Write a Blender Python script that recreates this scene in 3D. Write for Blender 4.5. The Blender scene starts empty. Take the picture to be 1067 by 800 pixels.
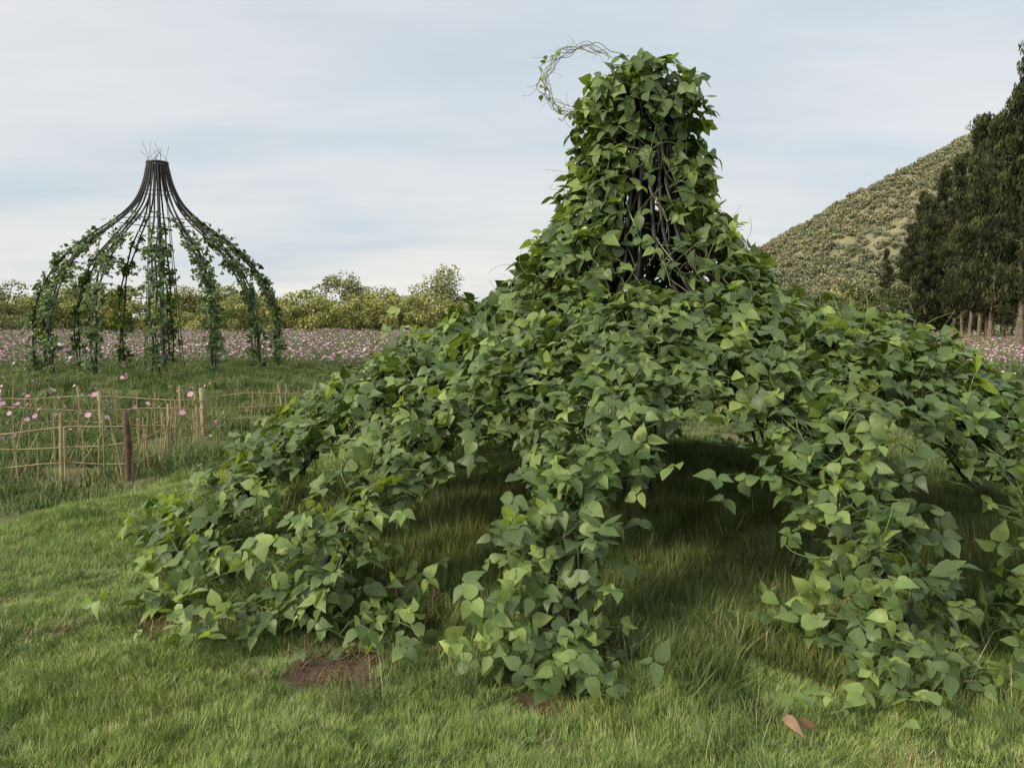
import bpy, math, numpy as np
from mathutils import Vector, Matrix, Euler
R = np.random.default_rng(7)
sc = bpy.context.scene
sc.view_settings.view_transform = 'Standard'
sc.view_settings.look = 'None'
sc.view_settings.exposure = 0

# ------------------------------------------------------------------ helpers
def sm(a, b, x):
    t = np.clip((x - a) / (b - a), 0, 1)
    return t * t * (3 - 2 * t)
def nrm(v):
    return v / np.maximum(np.linalg.norm(v, axis=-1, keepdims=True), 1e-9)
def n2(x, y, f=1.0, s=0.0):
    x = np.asarray(x) * f + s; y = np.asarray(y) * f - s * 1.7
    return (np.sin(x * 1.7 + 1.3 * np.sin(y * 1.1 + .5)) + np.sin(y * 2.1 + 1.1 * np.sin(x * 1.4 + 2.)) +
            .6 * np.sin(x * 3.9 - y * 3.1 + 1.7 * np.sin(y * 2.3)) + .5 * np.sin(x * 6.1 + y * 5.3 + 2 * np.sin(x * 3.7))) / 2.6

class MB:
    def __init__(s):
        s.v = []; s.q = []; s.t = []; s.qm = []; s.tm = []; s.n = 0; s.uv = []; s.rnd = []
    def add(s, v, q=None, t=None, mat=0, uv=None, rnd=None):
        v = np.asarray(v, float).reshape(-1, 3)
        s.v.append(v)
        if q is not None and len(q):
            q = np.asarray(q).reshape(-1, 4) + s.n; s.q.append(q); s.qm.append(np.full(len(q), mat))
        if t is not None and len(t):
            t = np.asarray(t).reshape(-1, 3) + s.n; s.t.append(t); s.tm.append(np.full(len(t), mat))
        s.uv.append(np.zeros((len(v), 2)) if uv is None else np.asarray(uv).reshape(-1, 2))
        s.rnd.append(np.full(len(v), .5) if rnd is None else np.broadcast_to(np.asarray(rnd, float), (len(v),)))
        s.n += len(v)
    def build(s, name, mats, smooth=True, link=True):
        V = np.concatenate(s.v)
        q = np.concatenate(s.q) if s.q else np.zeros((0, 4), int)
        t = np.concatenate(s.t) if s.t else np.zeros((0, 3), int)
        me = bpy.data.meshes.new(name)
        me.vertices.add(len(V)); me.vertices.foreach_set('co', V.astype(np.float32).ravel())
        loops = np.concatenate([q.ravel(), t.ravel()]).astype(np.int32)
        me.loops.add(len(loops)); me.loops.foreach_set('vertex_index', loops)
        nf = len(q) + len(t)
        me.polygons.add(nf)
        st = np.concatenate([np.arange(len(q)) * 4, len(q) * 4 + np.arange(len(t)) * 3]).astype(np.int32)
        me.polygons.foreach_set('loop_start', st)
        mi = np.concatenate((s.qm if s.q else []) + (s.tm if s.t else [])).astype(np.int32)
        for m in mats: me.materials.append(m)
        me.polygons.foreach_set('material_index', mi)
        me.polygons.foreach_set('use_smooth', np.full(nf, smooth))
        me.update(calc_edges=True)
        uvl = me.uv_layers.new(name='UVMap')
        uvl.data.foreach_set('uv', np.concatenate(s.uv)[loops].astype(np.float32).ravel())
        a = me.attributes.new('rnd', 'FLOAT', 'POINT')
        a.data.foreach_set('value', np.concatenate(s.rnd).astype(np.float32))
        ob = bpy.data.objects.new(name, me)
        if link: sc.collection.objects.link(ob)
        return ob

def tube(mb, P, r, sides=6, mat=0, rnd=.5):
    P = np.asarray(P, float); n = len(P)
    r = np.broadcast_to(np.asarray(r, float), (n,))
    T = nrm(np.gradient(P, axis=0))
    up = np.array([0, 0, 1.]) if abs(T[0, 2]) < .9 else np.array([1., 0, 0])
    A = [nrm(np.cross(T[0], up))]
    for i in range(1, n):
        a = A[-1] - T[i] * np.dot(A[-1], T[i]); A.append(nrm(a))
    A = np.array(A); B = np.cross(T, A)
    th = np.arange(sides) / sides * 2 * np.pi
    V = P[:, None] + r[:, None, None] * (np.cos(th)[None, :, None] * A[:, None] + np.sin(th)[None, :, None] * B[:, None])
    i = np.arange(n - 1)[:, None]; j = np.arange(sides)[None]
    q = np.stack([i * sides + j, i * sides + (j + 1) % sides, (i + 1) * sides + (j + 1) % sides, (i + 1) * sides + j], -1)
    mb.add(V, q=q, mat=mat, rnd=rnd)

def spline(pts, m=60):
    pts = np.asarray(pts, float)
    P = np.vstack([2 * pts[0] - pts[1], pts, 2 * pts[-1] - pts[-2]])
    out = []
    for u in np.linspace(0, len(pts) - 1 - 1e-6, m):
        i = int(u); t = u - i
        p0, p1, p2, p3 = P[i], P[i + 1], P[i + 2], P[i + 3]
        out.append(.5 * (2 * p1 + (p2 - p0) * t + (2 * p0 - 5 * p1 + 4 * p2 - p3) * t * t + (3 * p1 - p0 - 3 * p2 + p3) * t ** 3))
    return np.array(out)

LU = [0, .07, .26, .52, .78, 1.0]; LW = [0, .26, .40, .32, .14, 0]
lt = [(0, 0, 0)]
for u, w in zip(LU[1:-1], LW[1:-1]):
    back = -.05 if u < .1 else 0
    lt += [(u + back, -w, .22 * w), (u, 0, 0), (u + back, w, .22 * w)]
lt.append((1, 0, 0)); lt = np.array(lt)
lt_t = [(0, 2, 1), (0, 3, 2), (10, 11, 13), (11, 12, 13)]
lt_q = []
for k in range(3):
    b = 1 + 3 * k
    lt_q += [(b, b + 1, b + 4, b + 3), (b + 1, b + 2, b + 5, b + 4)]
lt_t = np.array(lt_t); lt_q = np.array(lt_q)

def leaves(mb, p, d, n, L, rnd, mat=0, wid=1.0):
    N = len(p)
    if N == 0: return
    n = nrm(n); d = nrm(d - n * np.sum(d * n, -1, keepdims=True)); s = np.cross(n, d)
    droop = R.uniform(.0, .5, N); curl = R.uniform(-.4, 1.6, N); tw = R.normal(0, .22, N); ben = R.normal(0, .12, N)
    u = lt[:, 0][None]; v = lt[:, 1][None] * (wid * R.uniform(.8, 1.15, N))[:, None] + ben[:, None] * u ** 2
    z = lt[:, 2][None] * curl[:, None] - droop[:, None] * u ** 2 + tw[:, None] * v * u * 2
    V = p[:, None] + L[:, None, None] * (u[..., None] * d[:, None] + v[..., None] * s[:, None] + z[..., None] * n[:, None])
    off = (np.arange(N) * 14)[:, None, None]
    uv = np.broadcast_to(np.stack([lt[:, 1] + .5, lt[:, 0]], -1)[None], (N, 14, 2))
    mb.add(V, q=lt_q[None] + off, t=lt_t[None] + off, mat=mat, uv=uv, rnd=np.repeat(rnd, 14))

def trifol(mb, p, d, n, L, rnd, mat=0):
    N = len(p)
    n = nrm(n); d = nrm(d - n * np.sum(d * n, -1, keepdims=True)); s = np.cross(n, d)
    for a, off in ((0, .30), (1.3, .05), (-1.3, .05)):
        aa = a + R.normal(0, .18, N)[:, None]
        dd = d * np.cos(aa) + s * np.sin(aa)
        nn = n + R.normal(0, .33, (N, 3))
        leaves(mb, p + dd * (off * L)[:, None], dd + R.normal(0, .12, (N, 3)), nn, L * R.uniform(.75, 1.1, N), np.clip(rnd + R.normal(0, .08, N), 0, 1), mat)

# ------------------------------------------------------------------ materials
def mat(name):
    m = bpy.data.materials.new(name); m.use_nodes = True
    nt = m.node_tree; nt.nodes.clear()
    o = nt.nodes.new('ShaderNodeOutputMaterial')
    return m, nt, o
def N(nt, t, **k):
    n = nt.nodes.new(t)
    for a, b in k.items(): setattr(n, a, b)
    return n
def ramp(nt, stops, fac):
    r = N(nt, 'ShaderNodeValToRGB'); e = r.color_ramp.elements
    while len(e) < len(stops): e.new(.5)
    for i, (p, c) in enumerate(stops):
        e[i].position = p; e[i].color = (*c, 1)
    nt.links.new(fac, r.inputs[0]); return r.outputs[0]
def noise(nt, scale, detail=4, rough=.55, vec=None):
    n = N(nt, 'ShaderNodeTexNoise'); n.inputs['Scale'].default_value = scale
    n.inputs['Detail'].default_value = detail; n.inputs['Roughness'].default_value = rough
    if vec is None:
        g = N(nt, 'ShaderNodeNewGeometry'); vec = g.outputs['Position']
    nt.links.new(vec, n.inputs['Vector']); return n.outputs[0]
def math_(nt, op, a, b=None, clamp=False):
    n = N(nt, 'ShaderNodeMath', operation=op, use_clamp=clamp)
    for i, x in enumerate((a, b)):
        if x is None: continue
        if isinstance(x, (int, float)): n.inputs[i].default_value = x
        else: nt.links.new(x, n.inputs[i])
    return n.outputs[0]
def mix(nt, f, a, b, typ='MIX'):
    n = N(nt, 'ShaderNodeMix', data_type='RGBA', blend_type=typ)
    for i, x in ((0, f), (6, a), (7, b)):
        if isinstance(x, (int, float)): n.inputs[i].default_value = x
        elif isinstance(x, tuple): n.inputs[i].default_value = (*x, 1)
        else: nt.links.new(x, n.inputs[i])
    return n.outputs[2]
def leafshader(nt, o, col, trans=.3, rough=.5, spec=.4):
    p = N(nt, 'ShaderNodeBsdfPrincipled'); p.inputs['Roughness'].default_value = rough
    p.inputs['Specular IOR Level'].default_value = spec
    nt.links.new(col, p.inputs['Base Color'])
    if not trans:
        nt.links.new(p.outputs[0], o.inputs[0]); return p
    t = N(nt, 'ShaderNodeBsdfTranslucent')
    tc = mix(nt, 1.0, col, (1.5, 1.45, .5), 'MULTIPLY')
    nt.links.new(tc, t.inputs[0])
    ms = N(nt, 'ShaderNodeMixShader'); ms.inputs[0].default_value = trans
    nt.links.new(p.outputs[0], ms.inputs[1]); nt.links.new(t.outputs[0], ms.inputs[2])
    nt.links.new(ms.outputs[0], o.inputs[0]); return p

def bean_mat():
    m, nt, o = mat('bean_leaf')
    a = N(nt, 'ShaderNodeAttribute', attribute_name='rnd')
    col = ramp(nt, [(0, (.026, .050, .013)), (.28, (.055, .098, .024)), (.52, (.115, .180, .042)), (.76, (.235, .335, .070)), (1, (.43, .54, .13))], a.outputs['Fac'])
    uv = N(nt, 'ShaderNodeUVMap'); sp = N(nt, 'ShaderNodeSeparateXYZ'); nt.links.new(uv.outputs[0], sp.inputs[0])
    ax = math_(nt, 'ABSOLUTE', math_(nt, 'SUBTRACT', sp.outputs[0], .5))
    mid = math_(nt, 'SUBTRACT', 1, math_(nt, 'MULTIPLY', ax, 45), True)
    side = math_(nt, 'FRACT', math_(nt, 'MULTIPLY', math_(nt, 'SUBTRACT', sp.outputs[1], math_(nt, 'MULTIPLY', ax, .9)), 6.))
    side = math_(nt, 'SUBTRACT', 1, math_(nt, 'MULTIPLY', math_(nt, 'ABSOLUTE', math_(nt, 'SUBTRACT', side, .5)), 14), True)
    vein = math_(nt, 'MAXIMUM', mid, math_(nt, 'MULTIPLY', side, .5))
    col = mix(nt, math_(nt, 'MULTIPLY', vein, .40), col, (.24, .34, .12))
    bl = ramp(nt, [(.35, (.75, .75, .72)), (.7, (1.15, 1.12, 1.05))], noise(nt, 22, 2))
    col = mix(nt, 1.0, col, bl, 'MULTIPLY')
    g = N(nt, 'ShaderNodeNewGeometry')
    col = mix(nt, math_(nt, 'MULTIPLY', g.outputs['Backfacing'], .45), col, (.17, .24, .11))
    leafshader(nt, o, col, .27, .42, .30)
    return m
M_leaf = bean_mat()

def simple(name, stops, scale=8, rough=.7, spec=.3, bump=0, useattr=False, trans=0):
    m, nt, o = mat(name)
    if useattr:
        f = N(nt, 'ShaderNodeAttribute', attribute_name='rnd').outputs['Fac']
        nn = noise(nt, scale, 2)
        f = math_(nt, 'ADD', f, math_(nt, 'MULTIPLY', math_(nt, 'SUBTRACT', nn, .5), .8), True)
    else: f = noise(nt, scale, 4)
    col = ramp(nt, stops, f)
    if trans: leafshader(nt, o, col, trans, rough, spec)
    else:
        p = N(nt, 'ShaderNodeBsdfPrincipled'); p.inputs['Roughness'].default_value = rough
        p.inputs['Specular IOR Level'].default_value = spec
        nt.links.new(col, p.inputs['Base Color'])
        if bump:
            b = N(nt, 'ShaderNodeBump'); b.inputs['Strength'].default_value = bump; b.inputs['Distance'].default_value = .02
            nt.links.new(f, b.inputs['Height']); nt.links.new(b.outputs[0], p.inputs['Normal'])
        nt.links.new(p.outputs[0], o.inputs[0])
    return m
M_pipe = simple('black_pipe', [(.3, (.010, .010, .011)), (.7, (.03, .028, .026))], 14, .5, .4)
M_stem = simple('vine_stem', [(.3, (.14, .19, .06)), (.7, (.32, .38, .15))], 9, .6)
M_dead = simple('dry_stem', [(.3, (.08, .055, .035)), (.7, (.22, .16, .09))], 9, .8)
M_bamboo = simple('bamboo', [(.3, (.24, .19, .09)), (.7, (.46, .39, .21))], 6, .6)
M_post = simple('wood_post', [(.3, (.08, .052, .038)), (.7, (.19, .12, .085))], 12, .85, .2, .4)
M_bark = simple('bark', [(.3, (.10, .08, .06)), (.7, (.26, .21, .16))], 3, .9, .2, .5)
M_petal = simple('cosmos_petal', [(0, (.48, .13, .31)), (.4, (.66, .30, .50)), (.75, (.75, .52, .66)), (1, (.8, .75, .78))], 1, .6, .2, 0, True)
M_fern = simple('cosmos_foliage', [(0, (.09, .14, .045)), (1, (.24, .32, .11))], 2, .7, .2, 0, True)
M_brown = simple('dead_leaf', [(.3, (.16, .09, .05)), (.7, (.36, .22, .13))], 15, .7)

def grass_mat(name, a, b, c, dry):
    m, nt, o = mat(name)
    at = N(nt, 'ShaderNodeAttribute', attribute_name='rnd').outputs['Fac']
    col = ramp(nt, [(0, a), (.5, b), (.90, c), (.95, dry), (1, dry)], at)
    big = ramp(nt, [(.3, (.60, .74, .54)), (.5, (1, 1, 1)), (.72, (1.25, 1.15, 1.02))], noise(nt, .9, 3))
    col = mix(nt, 1.0, col, big, 'MULTIPLY')
    uv = N(nt, 'ShaderNodeUVMap'); sp = N(nt, 'ShaderNodeSeparateXYZ'); nt.links.new(uv.outputs[0], sp.inputs[0])
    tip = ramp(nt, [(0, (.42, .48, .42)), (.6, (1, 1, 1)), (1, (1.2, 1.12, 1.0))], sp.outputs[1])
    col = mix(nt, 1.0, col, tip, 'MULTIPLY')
    leafshader(nt, o, col, 0, .6, .25)
    return m
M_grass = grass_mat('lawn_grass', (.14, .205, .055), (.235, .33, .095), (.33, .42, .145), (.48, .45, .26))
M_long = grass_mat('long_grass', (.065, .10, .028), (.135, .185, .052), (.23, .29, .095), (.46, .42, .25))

# ------------------------------------------------------------------ ground
CX, CY = 1.05, 6.7
FX, FY = -10.2, 23.5
DIRT = [(-.80, 3.64, .27), (-1.80, 4.12, .17), (.10, 3.26, .14), (-.55, 4.6, .25), (1.0, 3.25, .1), (-.45, 3.95, .14)]
def hfun(x, y):
    x = np.asarray(x, float); y = np.asarray(y, float)
    d = np.hypot(x - 1.0, y - 5.6)
    m = 1 - sm(4.55, 6.7, d + .35 * n2(x, y, .5))
    z = -.40 + .40 * m
    z = z + .50 * (1 - sm(3.6, 7.6, np.hypot(x - FX, (y - FY)) + .3 * n2(x, y, .3, 2)))
    near = 1 - sm(20, 40, np.hypot(x, y))
    z = z + near * (.03 * n2(x, y, 1.3, 3) + .012 * n2(x, y, 4.2, 1))
    for dx, dy, r in DIRT:
        z = z - .05 * np.exp(-((x - dx) ** 2 + (y - dy) ** 2) / (r * r))
    return z
g1 = np.geomspace(1, 130, 26)
xs = np.r_[-14 - 1 * (g1[::-1] ** 1.55), np.linspace(-14, 14, 260), 14 + g1 ** 1.55]
ys = np.r_[-4 - (g1[::-1] ** 1.3), np.linspace(-4, 34, 330), 34 + g1 ** 1.6]
X, Y = np.meshgrid(xs, ys, indexing='xy')
Z = hfun(X, Y); ny, nx = X.shape
i = np.arange(ny - 1)[:, None]; j = np.arange(nx - 1)[None]
q = np.stack([i * nx + j, i * nx + j + 1, (i + 1) * nx + j + 1, (i + 1) * nx + j], -1)
m, nt, o = mat('ground_soil_grass')
geo = N(nt, 'ShaderNodeNewGeometry'); sp = N(nt, 'ShaderNodeSeparateXYZ'); nt.links.new(geo.outputs['Position'], sp.inputs[0])
base = ramp(nt, [(.3, (.08, .11, .035)), (.5, (.14, .17, .06)), (.7, (.20, .20, .09))], noise(nt, 3.5, 6, .65))
low = ramp(nt, [(.3, (.10, .13, .045)), (.5, (.16, .17, .075)), (.7, (.25, .21, .13))], noise(nt, 1.6, 6, .65))
lowmask = math_(nt, 'MULTIPLY', math_(nt, 'SUBTRACT', -.24, sp.outputs[2]), 9, True)
col = mix(nt, lowmask, base, low)
far = ramp(nt, [(.3, (.14, .19, .07)), (.5, (.20, .24, .10)), (.62, (.34, .26, .27)), (.8, (.42, .31, .37))], noise(nt, 1.1, 6, .75))
fm = math_(nt, 'MULTIPLY', math_(nt, 'SUBTRACT', sp.outputs[1], 30), .2, True)
col = mix(nt, fm, col, far)
dm = None
for dx, dy, r in DIRT:
    vd = N(nt, 'ShaderNodeVectorMath', operation='DISTANCE'); nt.links.new(geo.outputs['Position'], vd.inputs[0]); vd.inputs[1].default_value = (dx, dy, 0)
    k = math_(nt, 'SUBTRACT', 1, math_(nt, 'MULTIPLY', math_(nt, 'SUBTRACT', vd.outputs['Value'], r * .75), 2.2 / r), True)
    dm = k if dm is None else math_(nt, 'MAXIMUM', dm, k)
soil = ramp(nt, [(.3, (.06, .035, .025)), (.55, (.16, .10, .07)), (.75, (.30, .20, .135))], noise(nt, 25, 6, .7))
col = mix(nt, dm, col, soil)
p = N(nt, 'ShaderNodeBsdfPrincipled'); p.inputs['Roughness'].default_value = .95; p.inputs['Specular IOR Level'].default_value = .15
nt.links.new(col, p.inputs['Base Color'])
b = N(nt, 'ShaderNodeBump'); b.inputs['Strength'].default_value = .7; b.inputs['Distance'].default_value = .03
nt.links.new(noise(nt, 30, 6, .7), b.inputs['Height']); nt.links.new(b.outputs[0], p.inputs['Normal'])
nt.links.new(p.outputs[0], o.inputs[0])
mb = MB(); mb.add(np.stack([X, Y, Z], -1), q=q); mb.build('ground', [m])

M_dirt = simple('orange_dirt', [(.3, (.38, .24, .14)), (.7, (.56, .40, .27))], .7, .95, .1)
mb = MB()
A = spline([(22, 30, 0), (33, 60, 0), (46, 95, 0), (60, 140, 0), (80, 200, 0)], 50)
T = nrm(np.gradient(A, axis=0)); S = np.stack([-T[:, 1], T[:, 0], 0 * T[:, 0]], -1)
wd = (6 + .5 * np.sin(np.arange(50) * 1.3))[:, None]
V = np.stack([A + S * -16, A + S * wd], 1); V[..., 2] = -.39
i = np.arange(49); mb.add(V, q=np.stack([2 * i, 2 * i + 2, 2 * i + 3, 2 * i + 1], -1)); mb.build('dirt_road', [M_dirt])

# ------------------------------------------------------------------ scatter (geometry nodes instancing)
def ground_rot(x, y, az):
    e = .12
    gx_ = (hfun(x + e, y) - hfun(x - e, y)) / (2 * e); gy_ = (hfun(x, y + e) - hfun(x, y - e)) / (2 * e)
    out = []
    for a, b_, c in zip(gx_, gy_, az):
        nz_ = Vector((-a, -b_, 1)).normalized()
        qd = Vector((0, 0, 1)).rotation_difference(nz_).to_matrix() @ Matrix.Rotation(c, 3, 'Z')
        out.append(tuple(qd.to_euler()))
    return np.array(out)
def scatter(name, pts, scl, rot, sources):
    coll = bpy.data.collections.new(name + '_source')
    for s in sources: coll.objects.link(s)
    me = bpy.data.meshes.new(name); me.vertices.add(len(pts)); me.vertices.foreach_set('co', np.asarray(pts, np.float32).ravel())
    a = me.attributes.new('scl', 'FLOAT_VECTOR', 'POINT')
    s3 = np.asarray(scl, np.float32)
    if s3.ndim == 1: s3 = np.repeat(s3[:, None], 3, 1)
    a.data.foreach_set('vector', s3.ravel())
    a = me.attributes.new('rot', 'FLOAT_VECTOR', 'POINT'); a.data.foreach_set('vector', np.asarray(rot, np.float32).ravel())
    ob = bpy.data.objects.new(name, me); sc.collection.objects.link(ob)
    t = bpy.data.node_groups.new(name, 'GeometryNodeTree')
    t.interface.new_socket('Geometry', in_out='INPUT', socket_type='NodeSocketGeometry')
    t.interface.new_socket('Geometry', in_out='OUTPUT', socket_type='NodeSocketGeometry')
    gi = t.nodes.new('NodeGroupInput'); go = t.nodes.new('NodeGroupOutput')
    ci = t.nodes.new('GeometryNodeCollectionInfo'); ci.inputs[0].default_value = coll
    ci.inputs['Separate Children'].default_value = True; ci.inputs['Reset Children'].default_value = True
    ip = t.nodes.new('GeometryNodeInstanceOnPoints'); ip.inputs['Pick Instance'].default_value = True
    for an, sock in (('scl', 'Scale'), ('rot', 'Rotation')):
        na = t.nodes.new('GeometryNodeInputNamedAttribute'); na.data_type = 'FLOAT_VECTOR'; na.inputs['Name'].default_value = an
        t.links.new(na.outputs[0], ip.inputs[sock])
    t.links.new(gi.outputs[0], ip.inputs['Points']); t.links.new(ci.outputs[0], ip.inputs['Instance'])
    t.links.new(ip.outputs[0], go.inputs[0])
    md = ob.modifiers.new('scatter', 'NODES'); md.node_group = t
    return ob

def blades(mb, base, length, width, az, lean, rnd, curve=1.0):
    n = len(base)
    d = np.stack([np.cos(az), np.sin(az), 0 * az], -1); s = np.stack([-np.sin(az), np.cos(az), 0 * az], -1)
    tw = R.uniform(-.9, .9, n)[:, None]; s = nrm(s * np.cos(tw) + d * np.sin(tw))
    us = np.array([0, .38, .72, 1.0]); V = []
    for k, u in enumerate(us):
        out = lean * (u ** 1.0 * .35 + u ** 2 * .65 * curve); up = u * np.sqrt(np.clip(1 - (lean * .75) ** 2, .05, 1))
        c = base + length[:, None] * (d * out[:, None] + np.array([0, 0, 1.]) * up[:, None])
        w = width * (1, .9, .6, 0)[k]
        if k < 3: V += [c - s * w[:, None] * .5, c + s * w[:, None] * .5]
        else: V.append(c)
    V = np.stack(V, 1); off = (np.arange(n) * 7)[:, None, None]
    q = np.array([[0, 1, 3, 2], [2, 3, 5, 4]])[None] + off; t = np.array([[4, 5, 6]])[None] + off
    uv = np.broadcast_to(np.array([[0, 0], [1, 0], [0, .38], [1, .38], [0, .72], [1, .72], [.5, 1]])[None], (n, 7, 2))
    mb.add(V, q=q, t=t, uv=uv, rnd=np.repeat(rnd, 7))

def clump(name, n, rad, lmin, lmax, w, m, leanmax=.8, bias=.5, tuft=0):
    mb = MB(); a = R.uniform(0, 2 * np.pi, n); r = rad * np.sqrt(R.uniform(0, 1, n)) * R.uniform(.85, 1.12, n)
    bx, by = r * np.cos(a), r * np.sin(a)
    az = np.where(R.uniform(0, 1, n) < bias, R.normal(0, .9, n), R.uniform(0, 6.283, n))
    ls = R.uniform(lmin, lmax, n); ln = R.uniform(.1, leanmax, n); rn = R.uniform(0, 1, n)
    if tuft:
        k = tuft; c = np.stack([rad * np.sqrt(R.uniform(0, 1, k)) * np.exp(1j * R.uniform(0, 6.283, k))]).ravel()
        idx = np.argmin(np.abs((bx + 1j * by)[:, None] - c[None]), 1)
        mix_ = R.uniform(0, 1, n) < .65
        caz = R.normal(0, 1.5, k)
        az = np.where(mix_, caz[idx] + R.normal(0, .5, n), az)
        ls = ls * R.uniform(.55, 1.4, k)[idx]; rn = np.clip(rn * .8 + R.uniform(-.1, .3, k)[idx], 0, 1)
    base = np.stack([bx, by, np.full(n, -.012)], -1)
    blades(mb, base, ls, w * R.uniform(.7, 1.3, n), az, ln, rn)
    return mb.build(name, [m], link=False)

def wedge(n, y0, y1, spread=.78, pad=1.2):
    y = np.sqrt(R.uniform(y0 ** 2, y1 ** 2, n)); x = R.uniform(-1, 1, n) * (spread * y + pad); return x, y
def dirtmask(x, y, k=1.0):
    mm = np.zeros_like(x)
    for dx, dy, r in DIRT:
        mm = np.maximum(mm, np.exp(-(((x - dx) ** 2 + (y - dy) ** 2) / (r * r * k)) ** 2))
    return mm
def mound(x, y):
    return hfun(x, y) > -.29
def jgrid(y0, y1, step, spread=.8, pad=1.2):
    gy_ = np.arange(y0, y1, step); P_ = []
    for y in gy_:
        w_ = spread * y + pad; gx_ = np.arange(-w_, w_, step); P_.append(np.stack([gx_, np.full(len(gx_), y)], -1))
    P_ = np.vstack(P_); P_ += R.uniform(-.45, .45, P_.shape) * step; return P_[:, 0], P_[:, 1]
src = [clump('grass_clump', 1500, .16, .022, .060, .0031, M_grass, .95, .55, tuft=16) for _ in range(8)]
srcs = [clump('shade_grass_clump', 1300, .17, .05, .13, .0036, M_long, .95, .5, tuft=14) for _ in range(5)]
P = []; S_ = []
for y0, y1, st, s0 in ((1.9, 4.6, .155, 1.0), (4.6, 8, .185, 1.15), (8, 14, .25, 1.55)):
    x, y = jgrid(y0, y1, st)
    k = mound(x, y) & (R.uniform(0, 1, len(x)) > dirtmask(x, y, 2.2) * 1.1)
    x, y = x[k], y[k]
    hs = 1 + .45 * n2(x, y, 1.1, 5) + .3 * n2(x, y, 3.1, 9)
    hs *= R.uniform(.8, 1.2, len(x)); P.append(np.stack([x, y, hfun(x, y)], -1)); S_.append(np.stack([s0 * np.ones_like(hs), s0 * np.ones_like(hs), s0 * np.clip(hs, .4, 1.9)], -1))
P = np.vstack(P); S_ = np.vstack(S_)
ddc = np.hypot(P[:, 0] - CX, P[:, 1] - CY) + .35 * n2(P[:, 0], P[:, 1], 1.7) + R.normal(0, .12, len(P))
ins = ddc < 3.0
fl = n2(P[:, 0], P[:, 1], .8, 11) * 2.2
rt = ground_rot(P[:, 0], P[:, 1], fl + R.normal(0, .9, len(P)))
scatter('lawn_grass', P[~ins], S_[~ins], rt[~ins], src)
scatter('unmown_grass_shade_toned', P[ins], S_[ins], rt[ins], srcs)  # longer blades; their darker green also stands in for shade under the dome
src2 = [clump('rough_grass_clump', 220, .42, .06, .19, .011, M_long, .9, .3, tuft=8) for _ in range(4)]
x1 = R.uniform(-20, 1, 2800); y1 = R.uniform(14, 31, 2800); k = np.hypot(x1 - FX, y1 - FY) < 7.6 + 1.5 * n2(x1, y1, .4)
x2 = R.uniform(-16, 12, 2600); y2 = R.uniform(8, 27, 2600); k2 = (~mound(x2, y2)) & (n2(x2, y2, .9, 4) > -.45)
x = np.r_[x1[k], x2[k2]]; y = np.r_[y1[k], y2[k2]]
scatter('rough_grass', np.stack([x, y, hfun(x, y)], -1), R.uniform(.6, 1.2, len(x)), ground_rot(x, y, R.uniform(0, 6.28, len(x))), src2)
src3 = [clump('long_grass_tuft', 90, .12, .10, .28, .004, M_long, 1.0, .35) for _ in range(5)]
x, y = wedge(3900, 2.3, 10.5)
dd = np.hypot(x - CX, y - CY)
pr = (1 - sm(3.0, 3.9, dd)) * .5 + .40 * sm(.15, .7, n2(x, y, 1.2, 8)) * (x > -.2) * (y < 4.6) + .015
pr = pr + .15 * (x > .3) * (y < 4)
k = (R.uniform(0, 1, len(x)) < pr) & mound(x, y) & (dirtmask(x, y, 1.6) < .4); x, y = x[k], y[k]
scatter('long_grass', np.stack([x, y, hfun(x, y)], -1), R.uniform(.5, 1.1, len(x)), np.stack([R.normal(0, .2, len(x)), R.normal(0, .2, len(x)), R.uniform(0, 6.28, len(x))], -1), src3)
M_thatch = grass_mat('dry_thatch', (.17, .11, .065), (.30, .20, .12), (.40, .29, .18), (.44, .36, .24))
src4 = [clump('thatch_clump', 60, .11, .03, .10, .003, M_thatch, 1.3, .1) for _ in range(3)]
x, y = wedge(7000, 2.5, 6); k = (R.uniform(0, 1, len(x)) < dirtmask(x, y, 1.8) * .3 + .07 * (n2(x, y, 2.3) > .25)); x, y = x[k], y[k]
scatter('dry_thatch', np.stack([x, y, hfun(x, y)], -1), R.uniform(.6, 1.1, len(x)), np.stack([R.normal(0, .4, len(x)), R.normal(0, .4, len(x)), R.uniform(0, 6.28, len(x))], -1), src4)

# ------------------------------------------------------------------ near bell-shaped bean trellis
prof = spline([(.13, 0, 3.56), (.22, 0, 3.3), (.28, 0, 3.0), (.34, 0, 2.65), (.43, 0, 2.32), (.62, 0, 2.01), (.94, 0, 1.73), (1.38, 0, 1.48),
               (1.90, 0, 1.22), (2.36, 0, .95), (2.80, 0, .62), (3.15, 0, .29), (3.4, 0, 0)], 240)
pr_, pz_ = prof[:, 0], prof[:, 2]
plen = np.r_[0, np.cumsum(np.hypot(np.diff(pr_), np.diff(pz_)))]; PL = plen[-1]
def adiff(phi, deg): return np.angle(np.exp(1j * (phi - math.radians(deg))))
def rscale(phi): return 1 + .06 * np.exp(-(adiff(phi, 72) / .5) ** 2)
def zlift(phi, r):
    return .27 * np.exp(-(adiff(phi, -58) / .75) ** 2) * sm(1.2, 2.2, r) * (1 - sm(2.75, 3.35, r))
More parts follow.
